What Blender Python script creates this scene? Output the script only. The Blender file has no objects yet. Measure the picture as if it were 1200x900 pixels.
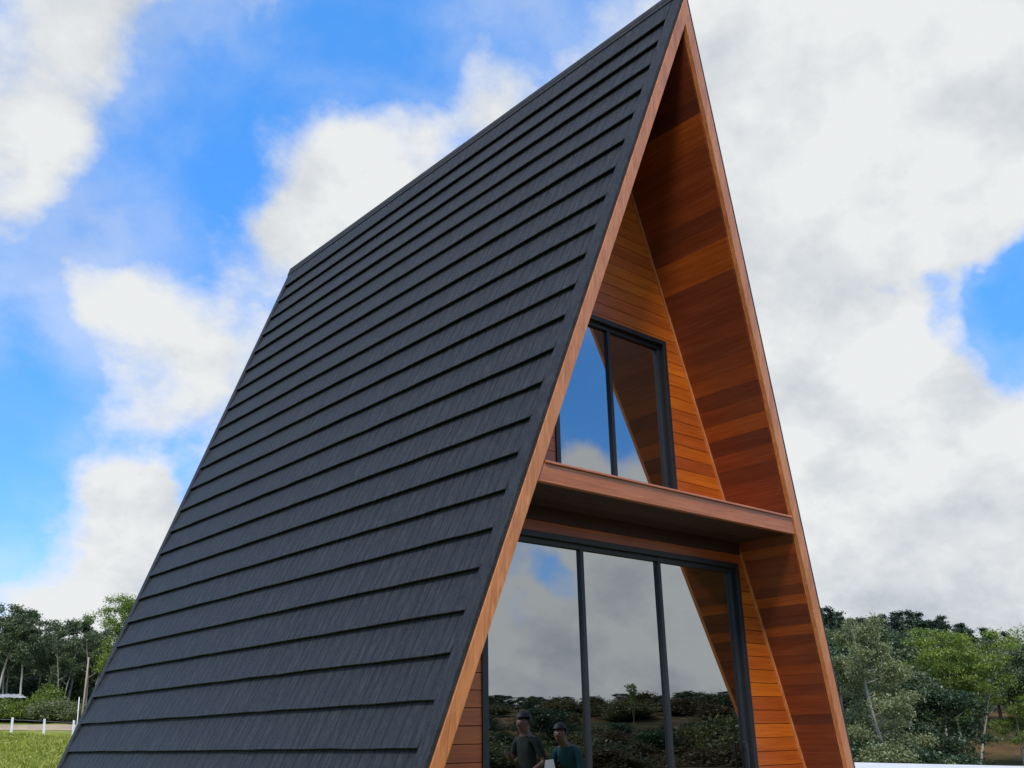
import bpy, bmesh, math, random
from mathutils import Vector, Matrix

C = bpy.context.scene.collection
S = bpy.context.scene
random.seed(7)
rad = math.radians

# ------------------------------------------------------------------ camera
ZC = 1.42                                     # eye height above the yard
CX, CY = -6.4607, -5.0989
cam_data = bpy.data.cameras.new('camera')
cam_data.sensor_width = 36.0
cam_data.lens = 36.0 * 1120.79 / 1200.0
cam_data.clip_start = 0.1
cam_data.clip_end = 3000
cam = bpy.data.objects.new('camera', cam_data)
C.objects.link(cam)
r_ = Vector((0.75347805, -0.657229, -0.01791289)).normalized()
f_ = Vector((0.62095369, 0.70240807, 0.34790719)).normalized()
u_ = r_.cross(f_)
m = Matrix(((r_.x, u_.x, -f_.x, CX), (r_.y, u_.y, -f_.y, CY), (r_.z, u_.z, -f_.z, ZC), (0, 0, 0, 1)))
cam.matrix_world = m
S.camera = cam

# ------------------------------------------------------------------ render / exposure
S.render.engine = 'CYCLES'
S.view_settings.view_transform = 'Standard'
S.view_settings.look = 'None'
S.view_settings.exposure = 0.2
S.view_settings.gamma = 1.0
S.cycles.max_bounces = 8
S.cycles.transparent_max_bounces = 12

# ------------------------------------------------------------------ sun and sky
SUN_EL, SUN_AZ = 46.0, 226.0                  # azimuth clockwise from +Y
sd = Vector((math.sin(rad(SUN_AZ)) * math.cos(rad(SUN_EL)), math.cos(rad(SUN_AZ)) * math.cos(rad(SUN_EL)), math.sin(rad(SUN_EL))))
sun_data = bpy.data.lights.new('sun', 'SUN')
sun_data.energy = 2.8
sun_data.angle = rad(11)
sun_data.color = (1.0, 0.95, 0.87)
sun = bpy.data.objects.new('sun', sun_data)
C.objects.link(sun)
sun.rotation_euler = sd.to_track_quat('Z', 'Y').to_euler()

# world directions (x, y, z), angular radius, weight of cloud banks and blue gaps, and of their lit and shaded sides
COVER = [(0.279, 0.769, 0.575, 0.104, -0.55), (0.274, 0.826, 0.493, 0.07, -0.32), (0.187, 0.846, 0.5, 0.024, -0.2), (0.379, 0.669, 0.64, 0.104, -0.55), (0.474, 0.575, 0.667, 0.096, -0.3), (0.437, 0.637, 0.635, 0.07, -0.2), (0.558, 0.496, 0.665, 0.078, -0.2), (0.335, 0.799, 0.499, 0.039, -0.25), (0.218, 0.921, 0.323, 0.074, -0.38), (0.208, 0.944, 0.256, 0.061, -0.38), (0.237, 0.954, 0.182, 0.078, -0.42), (0.243, 0.867, 0.435, 0.037, -0.22), (0.316, 0.92, 0.234, 0.031, -0.22), (0.361, 0.899, 0.247, 0.043, -0.3), (0.244, 0.74, 0.627, 0.052, -0.18), (0.872, 0.311, 0.378, 0.043, -1.0), (0.875, 0.274, 0.398, 0.052, -0.5), (0.868, 0.341, 0.361, 0.03, -0.45), (0.847, 0.363, 0.388, 0.043, -0.75), (0.829, 0.396, 0.395, 0.03, -0.35), (0.683, 0.343, 0.645, 0.039, -0.35), (0.62, 0.43, 0.656, 0.019, -0.2), (0.178, 0.861, 0.477, 0.096, 0.36), (0.14, 0.832, 0.536, 0.087, 0.25), (0.27, 0.881, 0.388, 0.054, 0.3), (0.408, 0.754, 0.515, 0.078, 0.4), (0.454, 0.702, 0.548, 0.078, 0.4), (0.509, 0.606, 0.612, 0.07, 0.36), (0.425, 0.763, 0.487, 0.078, 0.4), (0.381, 0.843, 0.379, 0.096, 0.3), (0.328, 0.89, 0.317, 0.104, 0.3), (0.276, 0.951, 0.138, 0.096, 0.85), (0.333, 0.926, 0.18, 0.07, 0.7), (0.75, 0.352, 0.56, 0.261, 0.75), (0.866, 0.458, 0.2, 0.226, 0.8), (0.925, 0.362, 0.112, 0.13, 0.5), (0.799, 0.476, 0.368, 0.13, 0.4), (0.814, 0.268, 0.515, 0.139, 0.35), (0.857, 0.396, 0.33, 0.065, 0.45), (0.904, 0.33, 0.271, 0.096, 0.6), (0.825, 0.331, 0.459, 0.078, 0.3), (0.159, 0.769, 0.619, 0.096, 0.3), (0.297, 0.71, 0.639, 0.024, 0.2), (0.773, 0.483, 0.411, 0.139, 0.25), (0.91, 0.375, 0.175, 0.191, 0.3), (0.391, 0.802, 0.452, 0.078, 0.22), (0.689, -0.638, 0.345, 0.113, -0.55), (0.659, -0.679, 0.322, 0.096, -0.35), (0.722, -0.631, 0.284, 0.052, -0.1), (0.696, -0.669, 0.261, 0.048, 0.5), (0.731, -0.644, 0.225, 0.078, 0.2), (0.692, -0.701, 0.172, 0.042, -0.3), (0.652, -0.744, 0.144, 0.035, -0.5), (0.691, -0.701, 0.177, 0.039, -0.3), (0.736, -0.672, 0.083, 0.2, 0.75), (0.798, -0.588, 0.129, 0.157, 0.6), (0.657, -0.751, 0.061, 0.122, 0.6)]
SHADE = [(0.818, 0.488, 0.304, 0.07, -0.5), (0.895, 0.332, 0.299, 0.074, -0.55), (0.916, 0.338, 0.217, 0.07, -0.3), (0.898, 0.414, 0.148, 0.148, -0.28), (0.746, 0.389, 0.541, 0.139, 0.1), (0.191, 0.856, 0.48, 0.078, 0.3), (0.812, 0.532, 0.241, 0.052, 0.3), (0.851, 0.389, 0.353, 0.052, 0.35), (0.732, 0.474, 0.489, 0.104, 0.2), (0.274, 0.879, 0.39, 0.043, 0.3), (0.76, 0.285, 0.583, 0.104, 0.15), (0.29, 0.94, 0.178, 0.07, 0.2), (0.171, 0.784, 0.597, 0.096, -0.35), (0.835, 0.351, 0.425, 0.096, -0.1), (0.689, -0.725, 0.012, 0.174, -0.25), (0.656, -0.75, 0.079, 0.031, 0.5), (0.708, -0.672, 0.218, 0.078, 0.35), (0.741, -0.663, 0.107, 0.061, 0.5), (0.674, -0.73, 0.11, 0.043, -0.3), (0.749, -0.644, 0.157, 0.035, -0.4), (0.784, -0.612, 0.105, 0.052, 0.35)]

def build_world():
    w = bpy.data.worlds.new('World')
    S.world = w
    w.use_nodes = True
    nt = w.node_tree
    N, L = nt.nodes, nt.links
    N.clear()
    def math_(op, a, b=None, c=None, clamp=False):
        n = N.new('ShaderNodeMath'); n.operation = op; n.use_clamp = clamp
        for i, v in enumerate((a, b, c)):
            if v is None: continue
            if isinstance(v, (int, float)): n.inputs[i].default_value = v
            else: L.new(v, n.inputs[i])
        return n.outputs[0]
    def vmath(op, a, b=None):
        n = N.new('ShaderNodeVectorMath'); n.operation = op
        for i, v in enumerate((a, b)):
            if v is None: continue
            if isinstance(v, tuple): n.inputs[i].default_value = v
            else: L.new(v, n.inputs[i])
        return n
    def smooth(v, a, b, lo=0.0, hi=1.0):
        n = N.new('ShaderNodeMapRange'); n.interpolation_type = 'SMOOTHSTEP'
        L.new(v, n.inputs[0])
        for i, q in enumerate((a, b, lo, hi)): n.inputs[i + 1].default_value = q
        return n.outputs[0]
    def mix(fac, a, b):
        n = N.new('ShaderNodeMix'); n.data_type = 'RGBA'
        if isinstance(fac, float): n.inputs[0].default_value = fac
        else: L.new(fac, n.inputs[0])
        for i, v in ((6, a), (7, b)):
            if isinstance(v, tuple): n.inputs[i].default_value = (*v, 1)
            else: L.new(v, n.inputs[i])
        return n.outputs[2]
    tc = N.new('ShaderNodeTexCoord')
    nrm = vmath('NORMALIZE', tc.outputs['Generated']).outputs[0]
    sep = N.new('ShaderNodeSeparateXYZ'); L.new(nrm, sep.inputs[0])
    zz = math_('ADD', math_('MAXIMUM', sep.outputs[2], 0.0), 0.75)
    dv = N.new('ShaderNodeVectorMath'); dv.operation = 'SCALE'
    L.new(nrm, dv.inputs[0]); L.new(math_('DIVIDE', 1.0, zz), dv.inputs['Scale'])
    P = dv.outputs[0]
    def noise(vec, scale, detail, rough, dist=0.0, off=(0, 0, 0)):
        o = vmath('ADD', vec, off).outputs[0]
        n = N.new('ShaderNodeTexNoise'); n.inputs['Scale'].default_value = scale
        n.inputs['Detail'].default_value = detail; n.inputs['Roughness'].default_value = rough
        n.inputs['Distortion'].default_value = dist
        L.new(o, n.inputs['Vector'])
        return n.outputs[0]
    # the blob directions are shaken by noise so that banks have ragged edges
    wn = N.new('ShaderNodeTexNoise'); wn.inputs['Scale'].default_value = 5.0; wn.inputs['Detail'].default_value = 7.0
    L.new(nrm, wn.inputs['Vector'])
    wob = vmath('SUBTRACT', wn.outputs[1], (0.5, 0.5, 0.5)).outputs[0]
    ws = N.new('ShaderNodeVectorMath'); ws.operation = 'SCALE'; ws.inputs['Scale'].default_value = 0.20
    L.new(wob, ws.inputs[0])
    shaken = vmath('ADD', nrm, ws.outputs[0]).outputs[0]
    def blobs(lst, start):
        acc = start
        for x, y, z, rr, wt in lst:
            d = vmath('DISTANCE', shaken, (x, y, z)).outputs['Value']
            acc = math_('ADD', acc, smooth(d, rr * 0.25, rr * 1.15, wt, 0.0))
        return acc
    def field(vec):
        base = noise(vec, 3.0, 12, 0.58, 0.15, (3.1, 1.7, 0.4))
        fine = noise(vec, 9.0, 12, 0.60, 0.1, (0.3, 5.2, 1.4))
        return math_('ADD', math_('MULTIPLY', base, 0.66), math_('MULTIPLY', fine, 0.34))
    n1 = field(P)
    # the same field a little towards the sun: where it is thinner there, the cloud face is lit
    n2 = field(vmath('ADD', P, (-0.03, -0.025, 0.06)).outputs[0])
    blob = blobs(COVER, 0.0)
    cov = math_('ADD', math_('ADD', math_('MULTIPLY', math_('SUBTRACT', n1, 0.5), 3.1), 0.53), math_('MULTIPLY', blob, 0.95))
    thick = smooth(cov, 0.34, 1.00)
    veil = smooth(noise(P, 2.8, 10, 0.60, 0.2, (6.7, 0.2, 2.5)), 0.38, 0.68, 0.0, 0.5)
    veil = math_('MULTIPLY', veil, smooth(cov, -0.20, 0.45))
    dens = math_('MAXIMUM', thick, veil)
    relief = math_('MULTIPLY', math_('SUBTRACT', n1, n2), 3.8)
    sh = noise(P, 3.8, 10, 0.56, 0.1, (8.3, 2.2, 6.4))
    sh2 = math_('ADD', math_('MULTIPLY', math_('SUBTRACT', sh, 0.5), 1.8), blobs([(x, y, z, r, w_ * 0.7) for x, y, z, r, w_ in SHADE], 0.86))
    sh2 = math_('ADD', sh2, relief)
    # thin edges let the light through and stay bright
    sh2 = math_('ADD', sh2, smooth(cov, 0.5, 0.9, 0.18, 0.0), clamp=True)
    K = 1.0 / 0.1
    cloud = mix(sh2, tuple(K * v for v in (0.40, 0.445, 0.505)), tuple(K * v for v in (0.73, 0.745, 0.75)))
    # cloud thins and brightens round the veiled sun
    near_sun = vmath('DISTANCE', nrm, tuple(sd)).outputs['Value']
    glow = smooth(near_sun, 0.05, 0.95, 2.6, 1.0)
    cs = N.new('ShaderNodeVectorMath'); cs.operation = 'SCALE'
    L.new(cloud, cs.inputs[0]); L.new(glow, cs.inputs['Scale'])
    cloud = cs.outputs[0]
    sky = N.new('ShaderNodeTexSky'); sky.sky_type = 'NISHITA'; sky.sun_disc = False
    sky.sun_elevation = rad(SUN_EL); sky.sun_rotation = rad(SUN_AZ)
    sky.altitude = 900; sky.air_density = 1.0; sky.dust_density = 0.2; sky.ozone_density = 2.0
    hs = N.new('ShaderNodeHueSaturation'); hs.inputs['Saturation'].default_value = 1.28; hs.inputs['Value'].default_value = 2.8
    hs.inputs['Hue'].default_value = 0.507
    L.new(sky.outputs[0], hs.inputs['Color'])
    clear = mix(0.62, hs.outputs[0], tuple(K * v for v in (0.070, 0.335, 0.90)))
    col = mix(dens, clear, cloud)
    bg = N.new('ShaderNodeBackground'); bg.inputs['Strength'].default_value = 0.1
    L.new(col, bg.inputs['Color'])
    out = N.new('ShaderNodeOutputWorld'); L.new(bg.outputs[0], out.inputs[0])
build_world()

# ------------------------------------------------------------------ helpers
def tag(o, label=None, cat=None, group=None, kind=None):
    if label: o['label'] = label
    if cat: o['category'] = cat
    if group: o['group'] = group
    if kind: o['kind'] = kind
    return o

def empty(name, loc=(0, 0, 0), rz=0.0):
    o = bpy.data.objects.new(name, None)
    C.objects.link(o)
    o.location = loc; o.rotation_euler = (0, 0, rz)
    o.empty_display_size = 0.2
    return o

class MB:
    def __init__(s): s.v = []; s.f = []; s.m = []
    def poly(s, pts, mi=0):
        b = len(s.v); s.v += [tuple(p) for p in pts]; s.f.append(tuple(range(b, b + len(pts)))); s.m.append(mi)
    def hexa(s, a, b, mi=0):
        """two matching quads a (4 pts) and b (4 pts) closed to a solid"""
        n = len(a); o = len(s.v); s.v += [tuple(p) for p in a] + [tuple(p) for p in b]
        s.f.append(tuple(o + i for i in reversed(range(n)))); s.m.append(mi)
        s.f.append(tuple(o + n + i for i in range(n))); s.m.append(mi)
        for i in range(n):
            j = (i + 1) % n
            s.f.append((o + i, o + j, o + n + j, o + n + i)); s.m.append(mi)
    def box(s, x0, x1, y0, y1, z0, z1, mi=0):
        s.hexa([(x0, y0, z0), (x1, y0, z0), (x1, y1, z0), (x0, y1, z0)], [(x0, y0, z1), (x1, y0, z1), (x1, y1, z1), (x0, y1, z1)], mi)
    def tube(s, pts, rads, n=7, cap=True, mi=0):
        rings = []
        for i, p in enumerate(pts):
            p = Vector(p)
            d = (Vector(pts[min(i + 1, len(pts) - 1)]) - Vector(pts[max(i - 1, 0)])).normalized()
            a = d.orthogonal().normalized() if i == 0 else (rings_a - d * rings_a.dot(d)).normalized()
            rings_a = a
            b = d.cross(a); o = len(s.v)
            for k in range(n):
                t = 2 * math.pi * k / n
                s.v.append(tuple(p + (a * math.cos(t) + b * math.sin(t)) * rads[i]))
            rings.append(o)
        for i in range(len(pts) - 1):
            for k in range(n):
                j = (k + 1) % n
                s.f.append((rings[i] + k, rings[i] + j, rings[i + 1] + j, rings[i + 1] + k)); s.m.append(mi)
        if cap:
            s.f.append(tuple(rings[0] + k for k in reversed(range(n)))); s.m.append(mi)
            s.f.append(tuple(rings[-1] + k for k in range(n))); s.m.append(mi)
    def mesh(s, name, mats, smooth=False, fix=True):
        me = bpy.data.meshes.new(name)
        me.from_pydata(s.v, [], s.f)
        mats = mats if isinstance(mats, (list, tuple)) else [mats]
        for q in mats: me.materials.append(q)
        if len(mats) > 1:
            for p, k in zip(me.polygons, s.m): p.material_index = k
        if fix:
            bm = bmesh.new(); bm.from_mesh(me); bmesh.ops.recalc_face_normals(bm, faces=bm.faces[:]); bm.to_mesh(me); bm.free()
        if smooth:
            for p in me.polygons: p.use_smooth = True
        return me
    def build(s, name, mats, parent=None, smooth=False, fix=True, bevel=0.0):
        me = s.mesh(name, mats, smooth, fix)
        o = bpy.data.objects.new(name, me); C.objects.link(o)
        if parent is not None: o.parent = parent
        if bevel:
            b = o.modifiers.new('bevel', 'BEVEL'); b.width = bevel; b.segments = 2; b.limit_method = 'ANGLE'
        return o

def lerp(a, b, t): return a + (b - a) * t
def sstep(a, b, x):
    t = min(1, max(0, (x - a) / (b - a))); return t * t * (3 - 2 * t)
def pw(pts, x):
    if x <= pts[0][0]: return pts[0][1]
    for (a, u), (b, v) in zip(pts, pts[1:]):
        if x <= b: return lerp(u, v, (x - a) / (b - a))
    return pts[-1][1]

# ------------------------------------------------------------------ materials
class MT:
    def __init__(s, name):
        s.mat = bpy.data.materials.new(name); s.mat.use_nodes = True
        s.nt = s.mat.node_tree; s.N = s.nt.nodes; s.L = s.nt.links
        s.bsdf = s.N['Principled BSDF']; s.out = s.N['Material Output']
    def n(s, t, **kw):
        q = s.N.new(t)
        for k, v in kw.items(): setattr(q, k, v)
        return q
    def set(s, sock, v):
        i = s.bsdf.inputs[sock]
        if hasattr(v, 'is_linked'): s.L.new(v, i)
        else: i.default_value = (*v, 1) if isinstance(v, tuple) and len(v) == 3 else v
    def coord(s, scale=(1, 1, 1), which='Object'):
        t = s.n('ShaderNodeTexCoord'); mp = s.n('ShaderNodeMapping'); mp.inputs['Scale'].default_value = scale
        s.L.new(t.outputs[which], mp.inputs[0]); return mp.outputs[0]
    def noise(s, vec, scale=1.0, detail=4, rough=0.55, dist=0.0):
        q = s.n('ShaderNodeTexNoise'); q.inputs['Scale'].default_value = scale; q.inputs['Detail'].default_value = detail
        q.inputs['Roughness'].default_value = rough; q.inputs['Distortion'].default_value = dist
        s.L.new(vec, q.inputs['Vector']); return q.outputs[0]
    def ramp(s, fac, stops, interp='LINEAR'):
        q = s.n('ShaderNodeValToRGB'); q.color_ramp.interpolation = interp
        e = q.color_ramp.elements
        while len(e) < len(stops): e.new(0.5)
        for k, (p, c) in zip(e, stops): k.position = p; k.color = (*c, 1) if len(c) == 3 else c
        s.L.new(fac, q.inputs[0]); return q.outputs[0]
    def mix(s, fac, a, b, mode='MIX'):
        q = s.n('ShaderNodeMix', data_type='RGBA', blend_type=mode)
        for i, v in ((0, fac), (6, a), (7, b)):
            if hasattr(v, 'is_linked'): s.L.new(v, q.inputs[i])
            elif isinstance(v, tuple): q.inputs[i].default_value = (*v, 1)
            else: q.inputs[i].default_value = v
        return q.outputs[2]
    def math(s, op, a, b=0.0, clamp=False):
        q = s.n('ShaderNodeMath', operation=op, use_clamp=clamp)
        for i, v in ((0, a), (1, b)):
            if hasattr(v, 'is_linked'): s.L.new(v, q.inputs[i])
            else: q.inputs[i].default_value = v
        return q.outputs[0]
    def bump(s, h, strength=0.3, dist=0.01):
        q = s.n('ShaderNodeBump'); q.inputs['Strength'].default_value = strength; q.inputs['Distance'].default_value = dist
        s.L.new(h, q.inputs['Height']); s.L.new(q.outputs[0], s.bsdf.inputs['Normal'])

def mat_plain(name, col, rough=0.6, metal=0.0, var=0.12, scale=6.0, bump=0.0):
    t = MT(name)
    nz = t.noise(t.coord(), scale, 5)
    a = tuple(max(0, c * (1 - var)) for c in col); b = tuple(min(1, c * (1 + var)) for c in col)
    t.set('Base Color', t.ramp(nz, [(0.3, a), (0.7, b)])); t.set('Roughness', rough); t.set('Metallic', metal)
    if bump: t.bump(nz, bump, 0.01)
    return t.mat

def mat_boards(name, along, stops, rough=0.42, grain=1.0, coat=0.0):
    """varnished boards: one tone per board (island), fine grain along the board"""
    t = MT(name)
    g = t.n('ShaderNodeNewGeometry')
    base = t.ramp(g.outputs['Random Per Island'], stops)
    sc = {'x': (1.3, 30, 46), 'y': (30, 1.3, 46), 's': (26, 26, 1.3)}[along]
    off = t.n('ShaderNodeVectorMath', operation='ADD')
    cmb = t.n('ShaderNodeCombineXYZ')
    rnd = t.math('MULTIPLY', g.outputs['Random Per Island'], 37.0)
    for i in range(3): t.L.new(rnd, cmb.inputs[i])
    t.L.new(t.coord(sc), off.inputs[0]); t.L.new(cmb.outputs[0], off.inputs[1])
    nz = t.noise(off.outputs[0], 1.0, 6, 0.6, 1.2)
    broad = t.noise(t.coord({'x': (.9, 4, 7), 'y': (4, .9, 7), 's': (4, 4, .8)}[along]), 1.0, 4, 0.6, 0.6)
    c1 = t.mix(t.ramp(nz, [(0.35, (0, 0, 0)), (0.68, (1, 1, 1))]), t.mix(1.0, base, (0.66, 0.58, 0.5), 'MULTIPLY'), base)
    c2 = t.mix(t.ramp(broad, [(0.35, (0, 0, 0)), (0.7, (1, 1, 1))]), t.mix(1.0, c1, (0.78, 0.7, 0.62), 'MULTIPLY'), c1)
    t.set('Base Color', c2)
    t.set('Roughness', t.math('ADD', t.math('MULTIPLY', nz, 0.18), rough - 0.09))
    t.set('Coat Weight', coat); t.set('Coat Roughness', 0.32)
    t.bump(nz, 0.22 * grain, 0.004)
    return t.mat

def mat_tiles(name, lines=True):
    t = MT(name)
    g = t.n('ShaderNodeNewGeometry')
    rnd = g.outputs['Random Per Island']
    tc = t.n('ShaderNodeTexCoord'); sp = t.n('ShaderNodeSeparateXYZ'); t.L.new(tc.outputs['Object'], sp.inputs[0])
    yo = t.math('ADD', sp.outputs[1], t.math('MULTIPLY', rnd, 61.0))
    cmb = t.n('ShaderNodeCombineXYZ')
    t.L.new(t.math('MULTIPLY', yo, 34.0), cmb.inputs[0]); t.L.new(t.math('MULTIPLY', sp.outputs[2], 7.0), cmb.inputs[1]); t.L.new(t.math('MULTIPLY', rnd, 90.0), cmb.inputs[2])
    streak = t.noise(cmb.outputs[0], 1.0, 6, 0.62, 0.4)
    vo = t.n('ShaderNodeTexVoronoi', voronoi_dimensions='1D', feature='DISTANCE_TO_EDGE'); vo.inputs['Scale'].default_value = 7.5
    t.L.new(yo, vo.inputs['W'])
    crack = t.ramp(vo.outputs['Distance'], [(0.0, (0, 0, 0)), (0.05, (0.1, 0.1, 0.1)), (0.13, (1, 1, 1))])
    vo2 = t.n('ShaderNodeTexVoronoi', voronoi_dimensions='1D', feature='F1'); vo2.inputs['Scale'].default_value = 7.5
    t.L.new(yo, vo2.inputs['W'])
    blotch = t.noise(t.coord((1, 1, 1)), 1.6, 5, 0.6)
    grit = t.ramp(t.noise(t.coord((1, 1, 1)), 85, 3, 0.7), [(0.42, (0, 0, 0)), (0.62, (1, 1, 1))])
    col = t.ramp(streak, [(0.34, (0.003, 0.003, 0.0034)), (0.50, (0.013, 0.0132, 0.0142)), (0.66, (0.044, 0.0446, 0.0475))])
    col = t.mix(t.math('MULTIPLY', vo2.outputs['Color'], 0.35), col, (0.010, 0.0105, 0.0125))
    col = t.mix(t.ramp(blotch, [(0.35, (0, 0, 0)), (0.75, (0.35, 0.35, 0.35))]), col, (0.022, 0.0225, 0.024))
    col = t.mix(t.math('MULTIPLY', grit, 0.65), col, (0.040, 0.0406, 0.0435))
    if lines: col = t.mix(t.math('ADD', t.math('MULTIPLY', crack, 0.55), 0.45), (0.003, 0.003, 0.0035), col)
    t.set('Base Color', col); t.set('Roughness', t.math('ADD', t.math('MULTIPLY', streak, 0.25), 0.47))
    t.set('Specular IOR Level', 0.30)
    h = t.math('ADD', t.math('MULTIPLY', streak, 0.7), t.math('MULTIPLY', grit, 0.25))
    if lines: h = t.math('ADD', h, t.math('MULTIPLY', crack, 0.8))
    t.bump(h, 0.55, 0.006)
    return t.mat

def mat_glass(name):
    t = MT(name); t.N.remove(t.bsdf)
    gl = t.n('ShaderNodeBsdfGlossy'); gl.inputs['Roughness'].default_value = 0.0; gl.inputs['Color'].default_value = (0.93, 0.97, 1.0, 1)
    tr = t.n('ShaderNodeBsdfTransparent'); tr.inputs['Color'].default_value = (0.05, 0.06, 0.065, 1)
    fr = t.n('ShaderNodeFresnel'); fr.inputs['IOR'].default_value = 1.5
    fac = t.math('ADD', t.math('MULTIPLY', fr.outputs[0], 0.55), 0.36, clamp=True)
    # panes are never perfectly flat
    nz = t.noise(t.coord((1, 1, 1)), 1.1, 2, 0.4)
    bp = t.n('ShaderNodeBump'); bp.inputs['Strength'].default_value = 0.05; bp.inputs['Distance'].default_value = 0.02
    t.L.new(nz, bp.inputs['Height']); t.L.new(bp.outputs[0], gl.inputs['Normal'])
    mx = t.n('ShaderNodeMixShader'); t.L.new(fac, mx.inputs[0]); t.L.new(tr.outputs[0], mx.inputs[1]); t.L.new(gl.outputs[0], mx.inputs[2])
    t.L.new(mx.outputs[0], t.out.inputs[0])
    return t.mat

def mat_leaf(name, dark, mid, light, trans=0.3):
    t = MT(name); t.N.remove(t.bsdf)
    g = t.n('ShaderNodeNewGeometry')
    nz = t.noise(t.coord((1, 1, 1)), 0.7, 3, 0.6)
    f = t.math('ADD', t.math('MULTIPLY', g.outputs['Random Per Island'], 0.45), t.math('MULTIPLY', nz, 0.6))
    col = t.ramp(f, [(0.22, dark), (0.5, mid), (0.82, light)])
    d = t.n('ShaderNodeBsdfDiffuse'); t.L.new(col, d.inputs[0])
    tl = t.n('ShaderNodeBsdfTranslucent'); t.L.new(t.mix(1.0, col, (1.0, 1.1, 0.6), 'MULTIPLY'), tl.inputs[0])
    gs = t.n('ShaderNodeBsdfGlossy'); gs.inputs['Roughness'].default_value = 0.45; gs.inputs['Color'].default_value = (0.8, 0.85, 0.85, 1)
    m1 = t.n('ShaderNodeMixShader'); m1.inputs[0].default_value = trans
    t.L.new(d.outputs[0], m1.inputs[1]); t.L.new(tl.outputs[0], m1.inputs[2])
    m2 = t.n('ShaderNodeMixShader'); m2.inputs[0].default_value = 0.04
    t.L.new(m1.outputs[0], m2.inputs[1]); t.L.new(gs.outputs[0], m2.inputs[2])
    t.L.new(m2.outputs[0], t.out.inputs[0])
    return t.mat

def mat_bark(name, a, b):
    t = MT(name)
    nz = t.noise(t.coord((3, 3, 0.7)), 2.0, 6, 0.65, 0.5)
    t.set('Base Color', t.ramp(nz, [(0.35, a), (0.65, b)])); t.set('Roughness', 0.85); t.bump(nz, 0.5, 0.03)
    return t.mat

WOOD_WALL = [(0.0, (0.40, 0.080, 0.012)), (0.35, (0.58, 0.130, 0.010)), (0.7, (0.68, 0.175, 0.008)), (1.0, (0.47, 0.100, 0.011))]
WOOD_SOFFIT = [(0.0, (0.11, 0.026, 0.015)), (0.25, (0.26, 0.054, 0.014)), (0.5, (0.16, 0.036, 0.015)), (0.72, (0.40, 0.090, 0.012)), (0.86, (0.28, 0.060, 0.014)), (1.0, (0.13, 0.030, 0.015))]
WOOD_TRIM = [(0.0, (0.68, 0.26, 0.09)), (1.0, (0.74, 0.29, 0.105))]
M = dict(
    tiles=mat_tiles('slate_shingle_metal'), flashing=mat_tiles('slate_flashing_metal', False),
    wall=mat_boards('varnished_wall_boards', 'x', WOOD_WALL, 0.38, 1.0, 0.25),
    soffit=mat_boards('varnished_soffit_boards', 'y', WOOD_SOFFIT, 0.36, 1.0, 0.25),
    trim=mat_boards('varnished_trim_wood', 's', WOOD_TRIM, 0.40, 0.7, 0.35),
    beam=mat_boards('varnished_beam_wood', 'x', [(0.0, (0.56, 0.185, 0.075)), (1.0, (0.60, 0.20, 0.082))], 0.40, 0.7, 0.35),
    under=mat_boards('shade_darkened_boards', 'x', [(0.0, (0.034, 0.011, 0.006)), (1.0, (0.065, 0.019, 0.009))], 0.6),  # near-black tone paints in the shade under the canopy
    dark=mat_plain('dark_backing', (0.03, 0.015, 0.01), 0.9),
    frame=mat_plain('black_aluminium', (0.011, 0.012, 0.014), 0.45, 0.0, 0.1, 20),
    glass=mat_glass('reflective_glass'),
    room=mat_plain('room_surfaces', (0.10, 0.075, 0.055), 0.8),
    concrete=mat_plain('pale_concrete', (0.62, 0.61, 0.57), 0.85, 0, 0.1, 1.3, 0.1),
    white=mat_plain('white_painted_post', (0.72, 0.71, 0.68), 0.8, 0, 0.12, 4),
    pole=mat_plain('weathered_pole_wood', (0.34, 0.25, 0.19), 0.85, 0, 0.2, 3),
    tin=mat_plain('pale_sheet_roof', (0.42, 0.43, 0.44), 0.6, 0, 0.25, 1.0),
    shedwall=mat_plain('shed_wall', (0.14, 0.12, 0.10), 0.9, 0, 0.2, 1.5),
    wire=mat_plain('galvanised_wire', (0.35, 0.35, 0.34), 0.5, 0.6),
)

# ------------------------------------------------------------------ terrain
def ground_z(x, y):
    a = math.degrees(math.atan2(x, y))                     # clockwise from +Y
    r = math.hypot(x, y)
    hl = pw([(14, 0), (76, 2.25), (80, 2.55), (89, 3.62), (140, 4.9), (400, 9), (900, 14)], y)
    hr = pw([(40, 0), (58, -3.0), (72, -2.4), (85, -1.1), (110, 2.1), (150, 5.5), (220, 8.0), (400, 13), (900, 18)], r)
    if a < -160: a += 360
    w = sstep(28, 50, a) * (1 - sstep(165, 195, a))
    h = lerp(hl, hr, w)
    n = math.sin(x * .11 + 1.3) * math.cos(y * .093) * .5 + math.sin(x * .37 + y * .29) * .22 + math.sin(x*.8-y*.63)*.06
    return h + n * 0.28 * sstep(40, 62, r) * (1 + 1.6 * sstep(90, 160, r) * w)

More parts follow.
